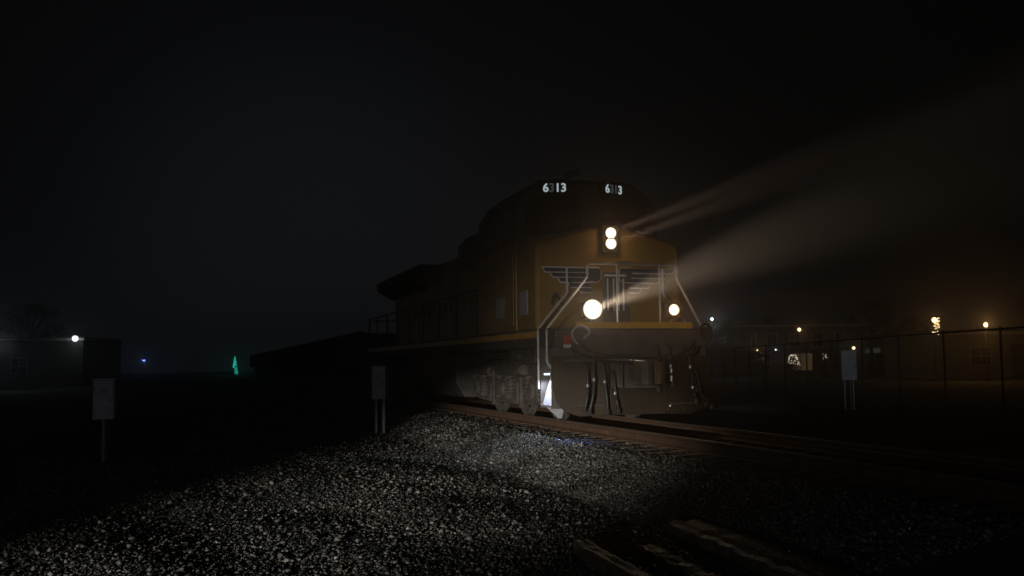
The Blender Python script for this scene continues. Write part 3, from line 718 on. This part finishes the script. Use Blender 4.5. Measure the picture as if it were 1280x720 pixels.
def building(name, x0, x1, Y, depth, h, m, label, parapet=.25):
    root = empty(name, ((x0+x1)/2, Y, 0)); tag(root, label, 'building')
    w = (x1-x0)/2
    MB().box(-w,w,0,depth,-.3,h).build('wall', M[m], root)
    MB().box(-w-.12,w+.12,-.14,depth+.12,h+.002,h+parapet).build('cornice', M['trim'], root, .03)
    MB().box(-w+.2,w-.2,.25,depth-.2,h+parapet+.002,h+parapet+.12).build('roof', M['roofing'], root)
    return root
def window(root, x, z0, z1, w, m='window_dark', name='window'):
    f = MB().box(x-w/2-.08,x+w/2+.08,-.09,-.003,z0-.08,z1+.08).build(name, M['trim'], root, .01)
    MB().box(x-w/2,x+w/2,-.105,-.0915,z0,z1).build('pane', M[m], f)
    mb = MB().box(x-.025,x+.025,-.118,-.1065,z0,z1).box(x-w/2,x-.027,-.117,-.1065,(z0+z1)/2-.025,(z0+z1)/2+.025).box(x+.027,x+w/2,-.117,-.1065,(z0+z1)/2-.025,(z0+z1)/2+.025)
    mb.build('muntin', M['trim'], f)
def wall_lamp(x, Y, z, m, col, power, label, r=.09):
    root = empty('wall_lamp', (x, Y, z)); tag(root, label, 'wall lamp')
    MB().box(-.05,.05,.12,.30,-.05,.05).build('bracket', M['lamppost'], root, .01)
    MB().ball((0,0,0), r, 12, 8).build('bulb', M[m], root, 0, True)
    MB().lathe([(0,r*1.5),(.03,r*1.3),(.12,.03)], (0,.05,r*.9), (0,0,1), 12).build('shade', M['lamppost'], root)
    l = point((0,-r-.06,-.02), power, col, r); l.parent = root

b1 = building('stucco_building', 36.5, 62, 88.4, 14, 3.75, 'stucco', 'tan stucco building lit by the far right street lamp')
window(b1, -9.6, 1.2, 2.6, 1.6); window(b1, -2.5, .9, 2.6, 2.2); 
MB().box(-7.0,-5.6,-.06,-.004,0,2.9).build('door', M['lamppost'], b1, .02)
b2 = building('brick_shop', 25.5, 40.5, 119.6, 12, 5.6, 'brick', 'dark brick shop with a pale cornice behind the lone street lamp')
for x in (-5.6,-3.2,-.6,2.0,4.6): window(b2, x, 3.3, 4.8, 1.1)
for x in (-4.6,.2,4.4): window(b2, x, .6, 2.5, 2.2, 'win_warm' if x == .2 else 'window_dark', 'shop_window')
MB().box(-7.4,7.4,-1.1,-.01,2.75,2.87).build('awning', M['roofing'], b2, .02)
b3 = building('low_kiosk', 15.5, 22.5, 114.4, 6, 3.3, 'siding', 'low pale building with a row of small lit windows behind the tree')
for k in range(5): window(b3, -.2+.42*k-(.55 if k < 0 else 0), 2.55, 2.8, .30, 'win_white')
b4 = building('long_shop', 42, 58, 135, 12, 5.0, 'brick', 'long dark shop between the relay box and the garlanded lamp')
for x in (-5.5,-2,1.5,5): window(b4, x, .8, 2.6, 2.0)

p = at(947,438,119); wall_lamp(p.x, 119.2, p.z, 'yellow_lamp', (1,.82,.4), 8, 'yellow lamp glowing by the left end of the brick shop', .12)
p = at(970,437,117.9); wall_lamp(p.x, 118.1, p.z, 'white_lamp', (.9,.93,1), 8, 'white lamp under the middle of the shop awning', .10)
p = at(1067,435,70); 
street_lamp(1067, 435, 91, 'short yellow-white lamp just right of the pale relay box', 'yellow_lamp', (1,.9,.6), 14, .15)
p = at(1050,441,130); sgn = MB().box(-1.0,1.0,-.08,.08,-.22,.22).build('shop_sign', M['win_warm'], None, .02); sgn.location = (p.x, 130, p.z); tag(sgn, 'dim warm lit sign bar left of the short lamp', 'sign')
p = at(1087,438,130); sgn = MB().box(-1.3,1.3,-.08,.08,-.3,.3).build('shop_sign', M['sign_pale'], None, .02); sgn.location = (p.x, 130, p.z); tag(sgn, 'dim pale sign bar right of the short lamp', 'sign')
p = at(903,426,112); sgn = MB().box(-.35,.35,-.06,.06,-.4,.4).build('lit_sign', M['sign_pale'], None, .02); sgn.location = (p.x, 112, p.z); tag(sgn, 'small pale square sign right of the green tree', 'sign')
MB().tube([(0,.1,-.4),(0,.1,-p.z)], .05, 8).build('post', M['lamppost'], sgn)

# trees
def make_tree(name, seed, h, cw, leaves, label, group=None):
    rs = np.random.default_rng(seed); root = empty(name, (0,0,0)); tag(root, label, 'tree', group)
    tr = MB().tube([(0,0,-.2),(.05,.02,h*.2),(-.05,.05,h*.42),(.05,0,h*.75)], [h*.035,h*.028,h*.02,h*.008], 9)
    cl = []
    for k in range(11):
        a = k*2.4; z = h*(.33+.055*k*.9); rr = cw*(.38+.3*rs.random())*(1-abs(k/10-.35)*.75)
        e_ = Vector((math.cos(a)*rr, math.sin(a)*rr, z+h*.12*rs.random()+h*.05)); tr.tube([(0,0,z*.85), e_*.5+Vector((0,0,z*.46)), e_], [h*.012,h*.008,h*.003], 6); cl.append((np.array(e_), cw*(.18+.14*rs.random())))
    cl.append((np.array((0,0,h*.9)), cw*.2))
    tr.build('trunk', M['bark'], root)
    n = leaves; idx = rs.integers(0, len(cl), n); c = np.array([cl[i][0] for i in idx]); r = np.array([cl[i][1] for i in idx])
    u = rs.normal(size=(n,3)); u /= np.linalg.norm(u,axis=1,keepdims=True); pos = c + u*(r*rs.random(n)**.45)[:,None]*np.array((1,1,.8))
    a = rs.normal(size=(n,3)); a /= np.linalg.norm(a,axis=1,keepdims=True); b = np.cross(a, rs.normal(size=(n,3))); b /= np.linalg.norm(b,axis=1,keepdims=True)
    s = (.07+.06*rs.random(n))[:,None]*cw*.32
    v = np.stack([pos-a*s, pos+b*s*.5, pos+a*s, pos-b*s*.5],1).reshape(-1,3); f = np.arange(4*n).reshape(-1,4)
    me = bpy.data.meshes.new('crown'); me.from_pydata(v.tolist(), [], f.tolist()); me.materials.append(M['leaf'])
    o = bpy.data.objects.new('crown', me); COL.objects.link(o); o.parent = root
    return root
t0 = make_tree('street_tree', 3, 6.4, 3.0, 2600, 'green leafy tree lit by the small white street lamp', 'trees in the town')
p = at(894,440,107); t0.location = (p.x, 107, 0)
for px, Y, sc, rz, lab in ((1088,125,1.45,1.2,'dark tree behind the short lamp and relay box'),(958,138,1.2,2.6,'dark tree rising behind the brick shop'),(40,97,1.25,.5,'dark tree over the left building'),(1140,156,1.35,4.0,'dark tree in the gap left of the garlanded lamp')):
    o = copy_tree(t0); o.location = ((px-640)/FPX*Y, Y, 0); o.scale = (sc,)*3; o.rotation_euler = (0,0,rz); o['label'] = lab

def bulb_bush(px, py, Y, w, h, n, m, label, r):
    p = at(px, py, Y); root = empty('lit_bush', (p.x, Y, 0)); tag(root, label, 'bush')
    zc = p.z
    lf = MB(); rs = random.Random(int(px))
    for k in range(500):
        a = rs.uniform(0,6.28); q = rs.uniform(0,1)**.5; z = rs.uniform(0, zc+h/2); ww = w/2*(1-.5*(z/(zc+h/2))**2)
        c = Vector((math.cos(a)*q*ww, math.sin(a)*q*ww, z)); s = .10
        d1 = Vector((rs.gauss(0,1),rs.gauss(0,1),rs.gauss(0,1))).normalized()*s; d2 = d1.cross(Vector((rs.gauss(0,1),rs.gauss(0,1),rs.gauss(0,1)))).normalized()*s*.5
        lf.add([c-d1,c+d2,c+d1,c-d2],[(0,1,2,3)])
    lf.build('foliage', M['needle'], root)
    b = MB()
    for k in range(n):
        a = rs.uniform(3.3,6.1); z = zc + rs.uniform(-h/2,h/2); ww = w/2*(1-.55*((z-zc)/h+.5))
        b.ball((math.cos(a)*ww, math.sin(a)*ww*1.02-.05, z), r*rs.uniform(.6,1.2), 6, 4)
    b.build('string_lights', M[m], root)
bulb_bush(991, 450, 97.5, 1.25, .95, 46, 'cream_bulb', 'bush covered in cream string lights by the shop front', .045)
bulb_bush(1030, 446, 97.5, .6, .6, 9, 'cream_bulb', 'small bush with a few pale lights left of the relay box', .04)
bulb_bush(949, 445, 109, .9, 1.0, 10, 'win_warm', 'dim yellowish bush below the yellow shop lamp', .09)

# pale marker post
p = ground_px(955, 478, 0.0) if False else at(955, 478, 60)
mp = empty('marker_post', (p.x, 60, 0)); tag(mp, 'short pale marker post in the dark beyond the track', 'post')
MB().lathe([(0,.06),(.95,.06),(1.0,.045)], (0,0,0), (0,0,1), 10).build('shaft', M['white'], mp); MB().box(-.062,.062,-.064,-.058,.7,.85).build('reflector', M['placard'], mp)

# left side: building with a wall lamp, conical holiday tree, blue yard lamp
b5 = building('pale_shed', -56, -38.6, 93.6, 9, 4.15, 'siding', 'pale sided shed with a bright wall lamp at far left')
window(b5, 3.0, 1.3, 2.6, 1.3); window(b5, -3.0, 1.3, 2.6, 1.3)
p = at(91,423,92.5); wall_lamp(p.x, 93.0, p.z, 'cool_lamp', (.80,.90,1.0), 7, 'bright cool lamp on the corner of the left shed', .27)
Y = 166; tp_ = at(294,446,Y); bt = at(294,467.5,Y)
ht_ = empty('holiday_tree', (tp_.x, Y, 0)); tag(ht_, 'conical tree outlined in teal string lights far left of the train', 'holiday tree')
MB().tube([(0,0,-.2),(0,0,tp_.z)], [.07,.02], 8).build('trunk', M['bark'], ht_)
nd_ = MB(); bl = MB(); rs = random.Random(4); H = tp_.z
for k in range(900):
    z = rs.uniform(.1,H); ww = .55*(1-z/H)+.02; a = rs.uniform(0,6.28); c = Vector((math.cos(a)*ww*rs.random()**.5, math.sin(a)*ww*rs.random()**.5, z)); s = .09
    d1 = Vector((rs.gauss(0,1),rs.gauss(0,1),rs.gauss(0,.4))).normalized()*s; d2 = d1.cross(Vector((0,0,1))).normalized()*s*.3 + Vector((0,0,.01))
    nd_.add([c-d1,c+d2,c+d1,c-d2],[(0,1,2,3)])
nd_.build('needles', M['needle'], ht_)
for k in range(240):
    t = rs.random()**1.2; z = bt.z + (H-bt.z)*t; ww = .46*(1-t)+.03; a = rs.uniform(3.14,6.28)
    if t < .34 and math.cos(a) < .15: continue
    bl.ball((math.cos(a)*ww, math.sin(a)*ww-.06, z), .04, 6, 4)
bl.build('string_lights', M['teal_bulb'], ht_)
l = point((0,-.8,H*.6), 25, (.05,.9,.7)); l.parent = ht_
p = at(180,451,208); yl = empty('yard_lamp', (p.x,208,0)); tag(yl, 'tiny blue yard lamp on the dark horizon', 'yard lamp')
MB().tube([(0,0,-.1),(0,0,p.z)], .06, 8).build('post', M['lamppost'], yl); MB().box(-.35,.35,-.1,.1,p.z+.002,p.z+.16).build('lamp_head', M['blue_lamp'], yl, .02)
l = point((0,-.3,p.z), 60, (.3,.4,1)); l.parent = yl
